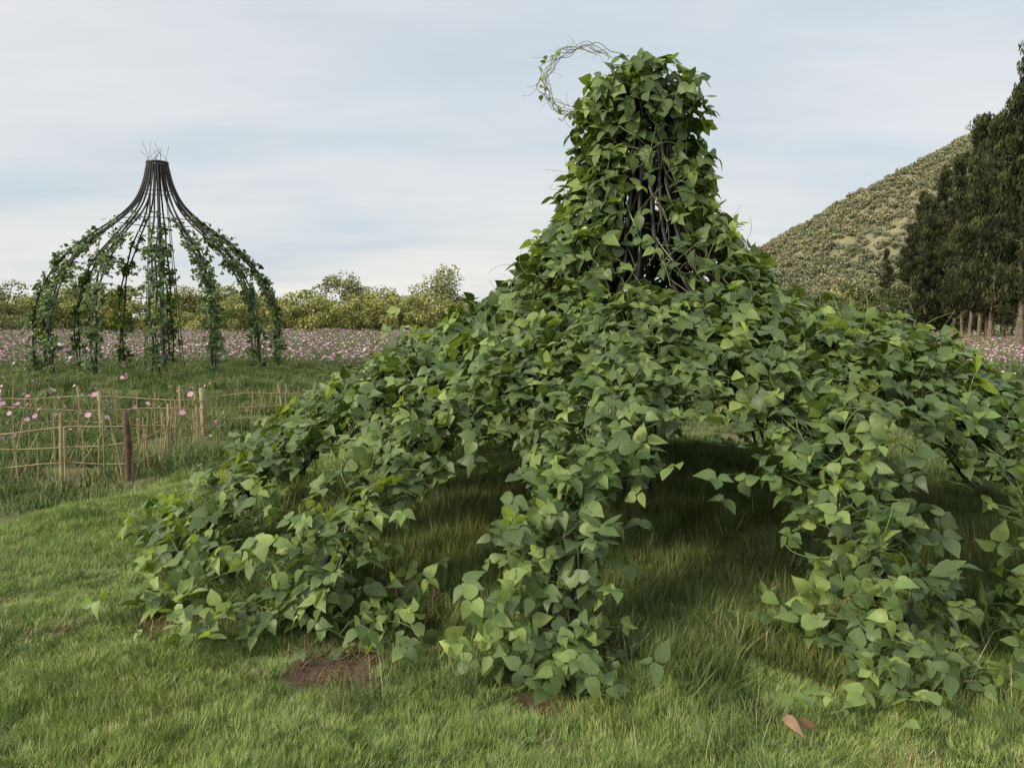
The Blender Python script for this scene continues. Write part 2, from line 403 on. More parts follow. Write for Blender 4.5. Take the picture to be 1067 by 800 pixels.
def surf(s, phi, off=0.):
    phi = np.broadcast_to(phi, np.shape(s)) * 1.0
    r = np.interp(s, plen, pr_)
    ds = .03
    ra, rb_ = np.interp(s - ds, plen, pr_), np.interp(s + ds, plen, pr_)
    z = np.interp(s, plen, pz_) + zlift(phi, r)
    tr = rb_ - ra; tz = np.interp(s + ds, plen, pz_) + zlift(phi, rb_) - np.interp(s - ds, plen, pz_) - zlift(phi, ra)
    l = np.hypot(tr, tz) + 1e-9; tr, tz = tr / l, tz / l
    nr, nz = -tz, tr
    rr = r * (1 + (rscale(phi) - 1) * sm(.8, 3.0, r)) + nr * off
    er = np.stack([-np.sin(phi), -np.cos(phi), 0 * phi], -1)
    zz = z + nz * off
    Pp = np.stack([CX + er[:, 0] * rr, CY + er[:, 1] * rr, zz], -1)
    nn = er * nr[:, None] + np.array([0, 0, 1.]) * nz[:, None]
    tt = er * tr[:, None] + np.array([0, 0, 1.]) * tz[:, None]
    return Pp, nn, tt
RIBS = np.radians([15, 39, 64, 88, 110, 131, 152, 173, 194, 215, 236, 257, 277, 299, 323, 347.5])
pipes = MB(); vines = MB(); lv = MB()
for ph in RIBS:
    for k, dph in enumerate((-1, 1)):
        ss = np.linspace(0, PL, 70); r = np.interp(ss, plen, pr_)
        wob = .012 * np.sin(ss * 2.3 + ph * 5 + k) + .01 * np.sin(ss * 6 + ph * 3)
        half = .035 + .02 * R.uniform()
        phi = ph + dph * np.minimum(.11, half / np.maximum(r, .1)) + wob / np.maximum(r, .25)
        Pp, _, _ = surf(ss, phi, .0 + .015 * np.sin(ss * 4 + k * 2))
        Pp[-1, 2] = hfun(Pp[-1, 0], Pp[-1, 1]) - .05
        tube(pipes, Pp, .0165, 8)
    for k in range(3):
        ss = np.linspace(.1, PL - .05, 110); r = np.interp(ss, plen, pr_)
        a = ss * R.uniform(5, 11) + R.uniform(0, 6)
        Pp, _, _ = surf(ss, ph + .06 * np.cos(a) / np.maximum(r, .3), .035 * np.sin(a) + .01)
        tube(vines, Pp, .0042, 4, mat=0 if k else 1)
for s in (.06, .35, .8, 1.25):
    phi = np.linspace(0, 2 * np.pi, 60); Pp, _, _ = surf(np.full(60, s), phi, -.02); tube(pipes, Pp, .011, 6)
for s in (2.2, 3.4):
    phi = np.linspace(0, 2 * np.pi, 90); Pp, _, _ = surf(np.full(90, s) + .03 * np.sin(phi * 8), phi, -.02); tube(pipes, Pp, .008, 6)
tube(pipes, [(CX, CY, -.1), (CX, CY, 1.5), (CX + .01, CY, 3.5)], .04, 12)
tube(pipes, [(CX - .12, CY - .1, -.1), (CX - .09, CY - .08, 1.5), (CX - .02, CY, 3.2)], .018, 8)
tube(pipes, [(CX + .14, CY + .1, -.1), (CX + .1, CY + .05, 1.5), (CX + .03, CY, 3.2)], .018, 8)

up = np.array([0, 0, 1.])
def fillnoise(s, phi, f):
    x = np.interp(s, plen, pr_) * phi
    return n2(s * f, x * f + 3 * np.sin(phi), 1, 3.3)
def ribdist(phi, r):
    d = np.min(np.abs(np.angle(np.exp(1j * (phi[:, None] - RIBS[None])))), axis=1); return d * r
NC = 56000
s = R.uniform(0.0, PL, NC); phi = R.uniform(-np.pi, np.pi, NC)
r = np.interp(s, plen, pr_); z = np.interp(s, plen, pz_)
accept = np.clip((r + .16) / 2.6, 0, 1.3)
rd = ribdist(phi, r); fn = fillnoise(s, phi, 2.2); fn2 = fillnoise(s, phi, 6.)
front = np.abs(phi) < math.radians(105)
gapc = np.exp(-((np.degrees(phi) + 5) / 40) ** 4) * sm(1.60, 1.80, z) * (1 - sm(3.0, 3.2, z))
dcol = .92 * (.75 + .38 * fn2)
dsh = .52 * sm(-.75, .2, fn) + .26
dsh *= np.where(rd < .2, 1.25, .85)
drib = np.exp(-(rd / (.27 + .09 * fn)) ** 2) * (.58 + .40 * fn)
w_low = sm(2.05, 2.8, r + .45 * fn)
wc = sm(1.65, 2.0, z)
dens = (dsh * (1 - w_low) + drib * w_low) * (1 - wc) + dcol * wc
dens = dens * (1 - (.96 - .3 * (fn2 > .55)) * gapc)
dens *= np.where(front, 1, np.where(r > 2.4, .6, 1.))
k = R.uniform(0, 1, NC) < accept * dens * .68
s, phi, r, z = s[k], phi[k], r[k], z[k]; gp = gapc[k]
U = R.uniform(0, 1, len(s))
off = np.abs(R.normal(0, .075, len(s))) + .01
off += U * .15 * sm(1.7, 2.2, z) + (R.uniform(-.08, .04, len(s))) * (1 - sm(1.7, 2.2, z))
off += .10 * np.exp(-((z - 3.3) / .3) ** 2) * R.uniform(0, 1, len(s)) + .16 * R.uniform(0, 1, len(s)) * np.exp(-((z - 1.98) / .32) ** 2)
off *= (1 - .75 * gp)
Pp, nn, tt = surf(s, phi, off)
def put(Pp, nn, tt, Lmin, Lmax, rb, mbl=lv, upw=.65, jit=.42):
    n_ = len(Pp)
    ndir = nrm(nn * .6 + up * upw + R.normal(0, jit, (n_, 3)))
    ddir = nrm(nn * .35 + tt * .55 + R.normal(0, .65, (n_, 3)) + np.array([0, 0, -.25]))
    trifol(mbl, Pp, ddir, ndir, R.uniform(Lmin, Lmax, n_), rb)
zz = Pp[:, 2] - hfun(Pp[:, 0], Pp[:, 1]); Pp[:, 2] += np.where(zz < .05, .05 - zz, 0)
rb = np.clip(R.beta(1.9, 2.4, len(s)) + .12 * n2(Pp[:, 0], Pp[:, 2], 2.5) + .15 * (off - .08) * 3 + np.where(R.uniform(0, 1, len(s)) < .07, .35, 0), 0, 1)  # random leaf tone, plus rim highlights painted in by lightening the outermost leaves
near_ = s > 3.0
put(Pp[~near_], nn[~near_], tt[~near_], .08, .132, rb[~near_])
put(Pp[near_], nn[near_], tt[near_], .066, .114, rb[near_])
for i_ in range(0, len(s), 2):
    a, _, _ = surf(s[i_:i_ + 1] + .03, phi[i_:i_ + 1], np.array([0.02]))
    b_ = Pp[i_]; mid = (a[0] + b_) / 2 + R.normal(0, .02, 3)
    tube(vines, [a[0], mid, b_], .0016, 3)
print('near leaves', len(s))
n_ = 140; a = R.uniform(0, 6.283, n_); rr = .34 * np.sqrt(R.uniform(0, 1, n_))
Pc = np.stack([CX + rr * np.cos(a), CY + rr * np.sin(a), 3.57 - 1.3 * rr ** 1.5 + R.uniform(-.12, .03, n_)], -1)
Pc[:, 2] += .10 * np.exp(-((Pc[:, 0] - CX + .05) / .12) ** 2)
put(Pc, np.stack([np.cos(a), np.sin(a), 0 * a + .5], -1), np.tile([0, 0, -.3], (n_, 1)), .075, .115, np.clip(R.beta(3, 2.6, n_), 0, 1))

def strand(path, per_m, half, Lmin, Lmax, rbase=.0, stem=.003):
    path = np.asarray(path); d = np.r_[0, np.cumsum(np.linalg.norm(np.diff(path, axis=0), axis=1))]
    n_ = max(2, int(d[-1] * per_m)); u = np.sort(R.uniform(0, d[-1], n_))
    C = np.stack([np.interp(u, d, path[:, k]) for k in range(3)], -1)
    offv = R.normal(0, half, (n_, 3)); offv[:, 2] = np.abs(offv[:, 2]) * .8
    Cp = C + offv; g = hfun(Cp[:, 0], Cp[:, 1]); Cp[:, 2] = np.maximum(Cp[:, 2], g + .05)
    outv = nrm(np.stack([Cp[:, 0] - CX, Cp[:, 1] - CY, 0 * u], -1))
    put(Cp, outv, outv * .3, Lmin, Lmax, np.clip(R.beta(2.0, 2.2, n_) + rbase + .22 * (u / d[-1]) ** 3, 0, 1), upw=.9)
    tube(vines, path, stem, 4)
    for c, e in zip(C[::1], Cp[::1]): tube(vines, [c, (c + e) / 2 + np.array([0, 0, .015]), e], .0015, 3)
def S1(sv, ph, off): return surf(np.array([sv]), np.array([math.radians(ph)]), off)[0][0]
p0 = S1(2.9, 27, .02)
strand(spline([p0, p0 + (-.05, -.12, -.35), p0 + (-.02, -.15, -.6), p0 + (.03, -.16, -.75)], 24), 66, .085, .07, .11)
for sv, ph, ln in ((2.7, -32, .6), (2.9, 52, .6), (3.1, 76, .6), (3.3, 33, .5), (3.3, 57, .5), (3.2, 46, .5), (3.4, 21, .35), (3.3, 9, .4), (3.0, 2, .25), (2.8, -4, .25),
                   (3.3, -19, .5), (3.2, -27, .5), (3.3, -44, .5), (3.2, -52, .5), (3.5, 70, .4), (3.4, 80, .4), (3.0, 98, .5), (3.0, -75, .5)):
    p0 = S1(sv, ph, .02); j_ = R.normal(0, .06, (3, 2))
    strand(spline([p0, p0 + (j_[0, 0], -.08 + j_[0, 1], -.4 * ln), p0 + (j_[1, 0], -.12 + j_[1, 1], -.75 * ln), p0 + (j_[2, 0] * 1.6, -.14, -ln)], 20), 32, .085, .062, .105)
for ph, dens_ in ((15, 66), (39, 42), (64, 46), (88, 34), (-12.5, 46), (-37, 48), (-61, 34)):
    ss = np.linspace(2.6, PL - .05, 30); Pp, _, _ = surf(ss, np.radians(ph) + .07 * np.sin(ss * 3), .05)
    strand(Pp, dens_, .125, .064, .115, .05)
def foot(ph): return S1(PL, ph, 0)
for ph, dx, dy, L_, dn in ((39, .45, -.05, .6, 34), (39, -.3, -.2, .5, 34), (39, .75, .35, .9, 32), (39, -.6, .2, .8, 32), (39, .1, .5, .8, 26), (64, -.05, -.4, .45, 32), (64, .5, -.6, .8, 34), (64, .8, .1, .9, 28), (64, .5, .3, .8, 22), (15, .15, -.1, .35, 50), (15, -.3, .2, .4, 36), (15, .2, .3, .4, 30),
                       (-12, -.2, -.1, .4, 38), (-12, -.35, .3, .7, 36), (-12, .3, -.1, .6, 42), (-12, .3, .5, .8, 34), (-37, -.6, -.2, .8, 38), (-37, -.9, .3, .9, 34), (-37, -.2, -.5, .7, 34), (88, -.2, -.4, .6, 28), (76, -.2, -.3, .5, 28), (76, .5, -.1, .8, 24), (52, -.2, -.4, .5, 28), (52, .3, .3, .8, 28), (27, -.2, .1, .6, 20),
                       (-24, .1, -.3, .6, 38), (-24, .3, .3, .8, 34), (-61, .3, -.4, .8, 34)):
    f = foot(ph); t_ = np.linspace(0, 1, 14)[:, None]; dv = np.array([dx, dy]) * L_ / max(.3, math.hypot(dx, dy))
    xy = f[:2] + t_ * dv + .06 * np.sin(t_ * 7 + R.uniform(0, 6, 2))
    Pp = np.c_[xy, hfun(xy[:, 0], xy[:, 1]) + .08 + .06 * np.sin(t_[:, 0] * 9)]
    strand(Pp, dn, .085, .055, .105, .08, .002)
def tendril(p, dirv, L_, curl, th=.0018, m_=0):
    n_ = 26; d = nrm(np.asarray(dirv, float)); ax = nrm(R.normal(0, 1, 3)); P_ = [np.array(p, float)]
    for k in range(n_):
        a = curl * (.3 + k / n_ * 1.4) * L_ / n_
        d = nrm(d + a * np.cross(ax, d)); P_.append(P_[-1] + d * L_ / n_)
    tube(vines, P_, np.linspace(th, th * .5, n_ + 1), 4, mat=m_)
    return np.array(P_)
for _ in range(200):
    sv = R.uniform(.5, PL - .3); ph = R.uniform(-1.3, 1.7)
    if sv > 2.8: ph = RIBS[[0, 1, 2, 3, 15, 14, 13][R.integers(7)]] + R.normal(0, .03)
    Pt, nt_, _ = surf(np.array([sv]), np.array([ph]), .08)
    tendril(Pt[0], nt_[0] + R.normal(0, .6, 3) + (0, 0, .3), R.uniform(.2, .55), R.uniform(3, 9), R.uniform(.0018, .0026))
lc = np.array([CX - .50, CY - .1, 3.50])
for k in range(7):
    a = np.linspace(4.9 + R.uniform(-.2, .2), 1.0 + R.uniform(-.5, .3), 44)
    rx = .34 + R.normal(0, .03); rz = .28 + R.normal(0, .03)
    wv = .02 * np.sin(a * R.uniform(4, 12) + R.uniform(0, 6))
    P_ = np.stack([lc[0] + (rx + wv) * np.cos(a) + .04, lc[1] + .04 * np.sin(a * 2 + k), lc[2] + (rz + wv) * np.sin(a)], -1)
    tube(vines, P_, .0026, 4, mat=k % 2)
    for _ in range(5):
        c = P_[R.integers(44)]; tendril(c, R.normal(0, 1, 3), R.uniform(.08, .24), R.uniform(8, 18), .0016, k % 2)
a = R.uniform(2.3, 4.9, 34)
Pq = np.stack([lc[0] + .34 * np.cos(a) + .03 + R.normal(0, .02, 34), lc[1] + R.normal(0, .03, 34), lc[2] + .28 * np.sin(a) + R.normal(0, .02, 34)], -1)
leaves(lv, Pq, R.normal(0, 1, (34, 3)) + (0, 0, -.6), R.normal(0, 1, (34, 3)), R.uniform(.03, .06, 34), R.uniform(.6, 1, 34))
n_ = 34; Pq = lc + np.stack([R.uniform(.0, .38, n_), R.normal(0, .06, n_), R.uniform(-.42, -.12, n_)], -1)
put(Pq, np.tile([-.5, -.5, .3], (n_, 1)), np.tile([0, 0, -.2], (n_, 1)), .05, .09, R.uniform(.6, 1, n_))

def group(name, parts, loc):
    e = bpy.data.objects.new(name, None); e.location = loc; sc.collection.objects.link(e)
    for o_ in parts:
        o_.parent = e; o_.location = (-loc[0], -loc[1], -loc[2])
    return e
a1 = pipes.build('pipe_ribs', [M_pipe]); a2 = vines.build('vine_stems', [M_stem, M_dead]); a3 = lv.build('bean_leaves', [M_leaf])
group('vine_covered_trellis_dome', [a1, a2, a3], (CX, CY, 0))

# ------------------------------------------------------------------ far trellis dome
fz = float(hfun(FX, FY))
prof2 = spline([(.27, 0, 6.12), (.30, 0, 5.95), (.42, 0, 5.45), (.66, 0, 4.95), (1.06, 0, 4.52), (1.60, 0, 4.10), (2.15, 0, 3.66), (2.66, 0, 3.08), (3.06, 0, 2.35), (3.26, 0, 1.6), (3.28, 0, .85), (3.24, 0, fz - .15)], 160)
l2 = np.r_[0, np.cumsum(np.linalg.norm(np.diff(prof2, axis=0), axis=1))]; PL2 = l2[-1]
fp = MB(); fl_ = MB()
def surf2(s, phi, off=0):
    r = np.interp(s, l2, prof2[:, 0]) + off; z = np.interp(s, l2, prof2[:, 2])
    return np.stack([FX - np.sin(phi) * r, FY - np.cos(phi) * r, z], -1)
ribs2 = np.radians(np.arange(14) * 25.714 + 6)
for ph in ribs2:
    for dph in (-1, 1):
        ss = np.linspace(0, PL2, 60); r = np.interp(ss, l2, prof2[:, 0])
        phi = ph + dph * np.minimum(.10, .06 / np.maximum(r, .2)) + .01 * np.sin(ss * 3 + ph * 7 + dph)
        tube(fp, surf2(ss, phi), .024, 6)
    n_ = 520; s = R.uniform(1.7, PL2 - .05, n_) ; s = s[R.uniform(0, 1, n_) < (.15 + .85 * sm(2.2, 3.7, s)) * (.6 + .4 * np.sin(s * 6.5 + ph * 9))]
    n_ = len(s); r = np.interp(s, l2, prof2[:, 0])
    Pp = surf2(s, ph + R.normal(0, .13, n_) / np.maximum(r, .5), R.normal(.02, .10, n_))
    er = np.stack([Pp[:, 0] - FX, Pp[:, 1] - FY, 0 * s], -1); er = nrm(er)
    nd = nrm(er * .6 + up * .6 + R.normal(0, .4, (n_, 3))); dd = nrm(er * .4 + R.normal(0, .6, (n_, 3)) + (0, 0, -.5))
    trifol(fl_, Pp, dd, nd, R.uniform(.08, .135, n_), np.clip(R.beta(2, 4.2, n_), 0, 1))
for s in (.12, .9, 2.0):
    phi = np.linspace(0, 2 * np.pi, 60); tube(fp, surf2(np.full(60, s), phi, -.02), .012, 5)
tube(fp, [(FX, FY, fz - .1), (FX, FY, 3), (FX, FY, 6.1)], .045, 8)
for k in range(6):
    a = k * 1.047; tube(fp, [(FX + .6 * math.cos(a), FY + .6 * math.sin(a), fz - .1), (FX + .4 * math.cos(a), FY + .4 * math.sin(a), 3), (FX + .2 * math.cos(a), FY + .2 * math.sin(a), 6.0)], .012, 5)
phi = np.linspace(0, 2 * np.pi, 30); tube(fp, surf2(np.full(30, .03), phi), .04, 6)
for _ in range(12):
    ph = R.uniform(0, 6.28); p = surf2(np.array([0.]), np.array([ph]))[0]
    P_ = [p, p + (R.normal(0, .1), 0, .15), p + (R.normal(0, .18), R.normal(0, .1), .35 + R.uniform(-.1, .25))]
    tube(fp, spline(P_, 10), .005, 4)
b1 = fp.build('pipe_ribs', [M_pipe]); b2 = fl_.build('bean_leaves', [M_leaf])
group('trellis_dome', [b1, b2], (FX, FY, fz))

# ------------------------------------------------------------------ seedlings, dead leaf
def seedling(x, y, n_, sc_):
    mbs = MB(); g = float(hfun(x, y))
    a = R.uniform(0, 6.28, n_); rr = R.uniform(.02, .12, n_) * sc_
    Pp = np.stack([x + rr * np.cos(a), y + rr * np.sin(a), g + R.uniform(.10, .15, n_)], -1)
    for p in Pp: tube(mbs, spline([(x, y, g - .02), ((x + p[0]) / 2, (y + p[1]) / 2, g + .07), p], 6), .002, 4, mat=1)
    d = np.stack([np.cos(a), np.sin(a), 0 * a], -1)
    trifol(mbs, Pp, d, up + R.normal(0, .25, (n_, 3)), R.uniform(.07, .095, n_) * sc_, R.uniform(.7, .95, n_))
    mbs.build('bean_seedling', [M_leaf, M_stem])
for x, y, n_, s_ in ((1.06, 3.05, 2, .8), (1.3, 2.97, 2, .7), (1.66, 3.02, 3, 1.1), (1.42, 2.9, 1, .7), (-.53, 3.62, 2, .95), (-1.75, 3.75, 1, .6), (1.42, 3.3, 1, .9), (1.62, 3.35, 2, .9)):
    seedling(x, y, n_, s_)
dl = MB(); g_ = float(hfun(1.06, 2.88)); leaves(dl, np.array([[1.04, 2.95, g_ + .09], [1.09, 2.94, g_ + .08]]), np.array([[.7, -.6, -.5], [.9, -.2, -.3]]), np.array([[-.5, -.3, .8], [.3, -.8, .5]]), np.array([.10, .075]), np.array([.5, .5]), wid=.6)
dl.build('dry_fallen_leaf', [M_brown])

# ------------------------------------------------------------------ cosmos flowers
M_yel = simple('flower_centre', [(.3, (.5, .3, .03)), (.7, (.7, .5, .06))], 20, .8)
def cosmos_patch(name, n, rad, h0, h1, fsize, link=False, frac=1.0):
    mb = MB()
    a = R.uniform(0, 6.28, n); rr = rad * np.sqrt(R.uniform(0, 1, n))
    for k in range(n):
        b0 = np.array([rr[k] * math.cos(a[k]), rr[k] * math.sin(a[k]), 0]); h = R.uniform(h0, h1)
        top = b0 + (R.normal(0, .08), R.normal(0, .08), h)
        tube(mb, [b0, (b0 + top) / 2 + R.normal(0, .02, 3), top], .004, 3, mat=1, rnd=R.uniform())
        nb = 14; base = b0 + (top - b0) * R.uniform(.1, .95, nb)[:, None]
        mb2 = MB(); blades(mb2, base, R.uniform(.08, .2, nb), np.full(nb, .009), R.uniform(0, 6.28, nb), R.uniform(.5, 1.2, nb), R.uniform(0, 1, nb))
        mb.add(mb2.v[0], q=mb2.q[0], t=mb2.t[0], mat=1, rnd=mb2.rnd[0])
        if R.uniform() > frac: continue
        nd = nrm(np.array([R.normal(0, .6), R.normal(-.3, .6), 1.])); s1 = nrm(np.cross(nd, [1, .2, 0])); s2 = np.cross(nd, s1)
        rn = np.clip(R.beta(1.5, 1.5), 0, 1); f = fsize * R.uniform(.75, 1.2)
        V = [top]; t = []
        for j_ in range(8):
            for da, ra in ((-.34, .85), (0, 1.), (.34, .85)):
                th = j_ * math.pi / 4 + da; V.append(top + f * ra * (s1 * math.cos(th) + s2 * math.sin(th)) + nd * .01)
            t += [(0, 1 + 3 * j_, 2 + 3 * j_), (0, 2 + 3 * j_, 3 + 3 * j_)]
        mb.add(V, t=t, mat=0, rnd=rn)
        V = [top + nd * .014] + [top + nd * .012 + f * .2 * (s1 * math.cos(q_) + s2 * math.sin(q_)) for q_ in np.arange(6) * 1.047]
        mb.add(V, t=[(0, 1 + k2, 1 + (k2 + 1) % 6) for k2 in range(6)], mat=2)
    return mb.build(name, [M_petal, M_fern, M_yel], link=link)
srcf = [cosmos_patch('cosmos_patch', 30, .8, .35, .75, .042, frac=.5) for _ in range(4)]
n_ = 7000; y = 27 + 95 * R.uniform(0, 1, n_) ** 1.5; x = R.uniform(-1, 1, n_) * (.75 * y + 6)
k = (np.hypot(x - FX, y - FY) > 6.5) & ~((x > .42 * y + 11) & (y > 34)) & (y < 96)
x, y = x[k], y[k]
scatter('cosmos_flower_field', np.stack([x, y, hfun(x, y)], -1), R.uniform(.8, 1.2, len(x)) * (1 + .3 * sm(50, 110, y)), np.stack([0 * x, 0 * x, R.uniform(0, 6.28, len(x))], -1), srcf)
srcp = [cosmos_patch('cosmos_plant', 3, .12, .45, .9, .036, frac=.75) for _ in range(4)]
x = R.uniform(-15, -3, 420); y = R.uniform(9, 19, 420); k = (n2(x, y, .6, 2) > -.1) & (x < -.46 * y + 1.5) & ~mound(x, y)
x, y = x[k], y[k]
x = np.r_[x, [-6.2, -6.6, -6.9, -6.35, -5.9, -7.1, -6.0, -6.8, -7.6, -8.2, -7.9, -8.4]]; y = np.r_[y, [10.3, 10.7, 11, 11.5, 10.9, 10.4, 11.8, 12, 12.4, 12.8, 12.9, 13.1]]
x3 = R.uniform(-2, 16, 300); y3 = R.uniform(14, 27, 300); x = np.r_[x, x3]; y = np.r_[y, y3]
scatter('cosmos_plants', np.stack([x, y, hfun(x, y)], -1), R.uniform(.6, 1.2, len(x)), np.stack([0 * x, 0 * x, R.uniform(0, 6.28, len(x))], -1), srcp)

# ------------------------------------------------------------------ bamboo fence
def fence(pts, step, hgt):
    mb = MB(); pts = np.asarray(pts, float)
    d = np.r_[0, np.cumsum(np.linalg.norm(np.diff(pts, axis=0), axis=1))]
    def at(u): return np.array([np.interp(u, d, pts[:, 0]), np.interp(u, d, pts[:, 1])])
    u = 0
    while u < d[-1]:
        p = at(u) + R.normal(0, .015, 2); g = float(hfun(*p)); h = hgt * R.uniform(.7, 1.15); ln = R.normal(0, .07, 2)
        tube(mb, [(p[0], p[1], g - .1), (p[0] + ln[0] * .5, p[1] + ln[1] * .5, g + h / 2), (p[0] + ln[0], p[1] + ln[1], g + h)], R.uniform(.005, .012), 5)
        if R.uniform() < .5:
            p2 = at(min(d[-1], u + R.uniform(-.5, .5)))
            tube(mb, [(p[0], p[1], g - .05), ((p[0] + p2[0]) / 2, (p[1] + p2[1]) / 2, g + h * .45), (p2[0], p2[1], g + h * .95)], .006, 4)
        u += step * R.uniform(.5, 1.5)
    for hh in (.3, .62, .88):
        uu = np.linspace(0, d[-1], int(d[-1] * 3) + 2); Pp = []
        for w in uu:
            p = at(w); Pp.append((p[0], p[1] - .012, float(hfun(*p)) + hgt * hh + .03 * math.sin(w * 2.3 + hh * 9)))
        tube(mb, Pp, .009, 5)
    u = 0
    while u < d[-1] + .01:
        p = at(u); g = float(hfun(*p)); tube(mb, [(p[0], p[1], g - .1), (p[0] + .01, p[1], g + .4), (p[0] + R.normal(0, .02), p[1], g + hgt * 1.15)], .022, 8, mat=0)
        u += 1.7
    return mb.build('bamboo_fence', [M_bamboo, M_post])
fence([(-10.5, 8.6), (-7.2, 9.4), (-4.75, 9.85)], .11, .76)
fence([(-4.75, 9.85), (-5.3, 13.7)], .15, .70)
fence([(-12.5, 13.6), (-5.3, 13.7), (-3.2, 14.6), (0, 15.5)], .13, .76)
for x, y, h, r_, mm_ in ((-4.75, 9.8, .88, .034, M_post), (-5.3, 13.65, .82, .04, M_bamboo), (-7.0, 13.55, .8, .034, M_bamboo)):
    mb = MB(); g = float(hfun(x, y))
    tube(mb, [(x, y, g - .2), (x + .01, y, g + h * .5), (x - .01, y, g + h - .01), (x - .01, y, g + h)], [r_, r_ * 1.03, r_ * .95, .004], 10)
    tube(mb, [(x + .07, y, g - .1), (x + .05, y, g + h * .8)], .01, 6)
    mb.build('wooden_fence_post', [mm_])

# ------------------------------------------------------------------ trees
def foliage(mb, C, rad, n, size, mat=0, shade=.5, elong=1.0):
    k = len(C); idx = R.integers(0, k, n)
    d = nrm(R.normal(0, 1, (n, 3))); rr = R.uniform(.25, 1, n) ** .5
    P = C[idx] + d * rad[idx] * rr[:, None]
    s1 = nrm(R.normal(0, 1, (n, 3))); s2 = nrm(np.cross(s1, nrm(R.normal(0, 1, (n, 3)) + d)))
    if elong > 1: s1 = nrm(s1 * .55 + np.array([0, 0, -1.]))
    L = (size * R.uniform(.5, 1.3, n))[:, None]
    V = np.stack([P - s1 * L * elong * .5, P + s2 * L * .5, P + s1 * L * elong * .5, P - s2 * L * .4], 1)
    q = np.arange(n * 4).reshape(n, 4)
    rn = np.clip(.5 + .28 * d[:, 2] * rr + shade * (R.uniform(0, 1, k)[idx] - .5) + R.normal(0, .12, n), 0, 1)  # clump tops toned lighter, undersides darker: top light painted into the foliage
    mb.add(V, q=q, mat=mat, rnd=np.repeat(rn, 4))
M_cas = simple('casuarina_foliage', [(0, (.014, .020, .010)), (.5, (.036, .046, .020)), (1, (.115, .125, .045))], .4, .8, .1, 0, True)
M_far = simple('far_foliage', [(0, (.21, .225, .075)), (.5, (.32, .33, .11)), (1, (.42, .41, .15))], .15, .8, .1, 0, True)
M_far2 = simple('far_tree_foliage', [(0, (.16, .19, .085)), (.5, (.26, .275, .12)), (1, (.40, .38, .17))], .15, .8, .1, 0, True)
M_mid = simple('shrub_foliage', [(0, (.05, .07, .03)), (.5, (.10, .125, .05)), (1, (.22, .22, .09))], .2, .8, .1, 0, True)
def casuarina(h):
    mb = MB(); zt = np.linspace(0, h * .97, 14)
    tr = np.stack([.12 * np.sin(zt * .5 + R.uniform(0, 6)), .12 * np.cos(zt * .4 + R.uniform(0, 6)), zt], -1); tr -= tr[0] * (1, 1, 0)
    tube(mb, tr, np.linspace(.17, .03, 14), 8, mat=0)
    C = []; Rr = []
    for k in range(90):
        u = R.uniform(.12, 1) ; z0 = h * u; a = R.uniform(0, 6.28)
        ext = (2.9 * (1 - u) ** .75 + .2) * R.uniform(.35, 1.3)
        if u < .3: ext *= .55 + u * 1.5
        b0 = np.array([np.interp(z0, zt, tr[:, 0]), np.interp(z0, zt, tr[:, 1]), z0]); dr = np.array([math.cos(a), math.sin(a), R.uniform(.35, .9)])
        t = np.linspace(0, 1, 6)[:, None]; B = b0 + dr * ext * t + np.array([0, 0, -.25 * ext]) * t ** 2.2
        tube(mb, B, np.linspace(.05, .012, 6), 4, mat=0)
        for tt_ in (.4, .65, .85, 1.05):
            C.append(b0 + dr * ext * tt_ + np.array([0, 0, -.25 * ext * tt_ ** 2.2]) + R.normal(0, .15, 3)); q_ = R.uniform(.22, .52); Rr.append((q_, q_, q_ * 1.3))
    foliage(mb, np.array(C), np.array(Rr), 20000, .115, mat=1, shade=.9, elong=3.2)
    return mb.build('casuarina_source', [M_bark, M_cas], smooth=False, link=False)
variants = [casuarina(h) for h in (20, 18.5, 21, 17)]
def place(v, x, y, s):
    o_ = bpy.data.objects.new('casuarina_tree', v.data); o_.location = (x, y, float(hfun(x, y)) - .05); o_.rotation_euler = (0, 0, R.uniform(0, 6.28)); o_.scale = (s * 1.05, s * 1.05, s)
    sc.collection.objects.link(o_)
for k in range(15):
    t = k / 14; x = 31.2 + 23.6 * t; y = 47.0 + 62 * t; s_ = (1.08 - .22 * min(1, t * 1.8))
    place(variants[k % 4], x + R.normal(0, .5), y + R.normal(0, .5), s_ * R.uniform(.88, 1.1))
    place(variants[(k + 1) % 4], x + 6 + R.normal(0, .5), y + R.normal(0, .8), s_ * R.uniform(.88, 1.1))
for x, y, s_ in ((45.5, 92, .6), (49.5, 101, .68), (43.5, 94, .5), (42, 82, .55)):
    place(variants[0], x, y, s_)

def belt(name, spec, m_, size, dens, trunks=True, zlo=.15):
    mb = MB()
    for (cx, cy, w, h) in spec:
        nb = max(5, int(w * h * .45)); C = []; Rr = []
        for _ in range(nb):
            hx = R.uniform(-1, 1); zc = R.uniform(zlo, .92) * h * math.sqrt(max(.05, 1 - hx ** 4 * .8))
            q_ = R.uniform(.12, .26) * h; C.append((cx + hx * w * .5, cy + R.normal(0, w * .12 + .8), zc - .38)); Rr.append((q_ * 1.15, q_ * 1.1, q_ * .85))
        foliage(mb, np.array(C), np.array(Rr), int(w * h * dens), size, mat=0, shade=.7)
        if trunks:
            for _ in range(max(1, int(w / 3))):
                x = cx + R.uniform(-.4, .4) * w; tube(mb, [(x, cy, -.45), (x + R.normal(0, .2), cy, h * .35), (x + R.normal(0, .4), cy, h * .75)], [.12, .09, .04], 6, mat=1)
    return mb.build(name, [m_, M_bark], smooth=False)
spec = [(x + R.uniform(-1, 1), 105 + R.uniform(-4, 6), R.uniform(6, 9), R.uniform(5.0, 6.2)) for x in np.arange(-88, 95, 3.6)]
belt('distant_tree_line', spec, M_far, .30, 85)
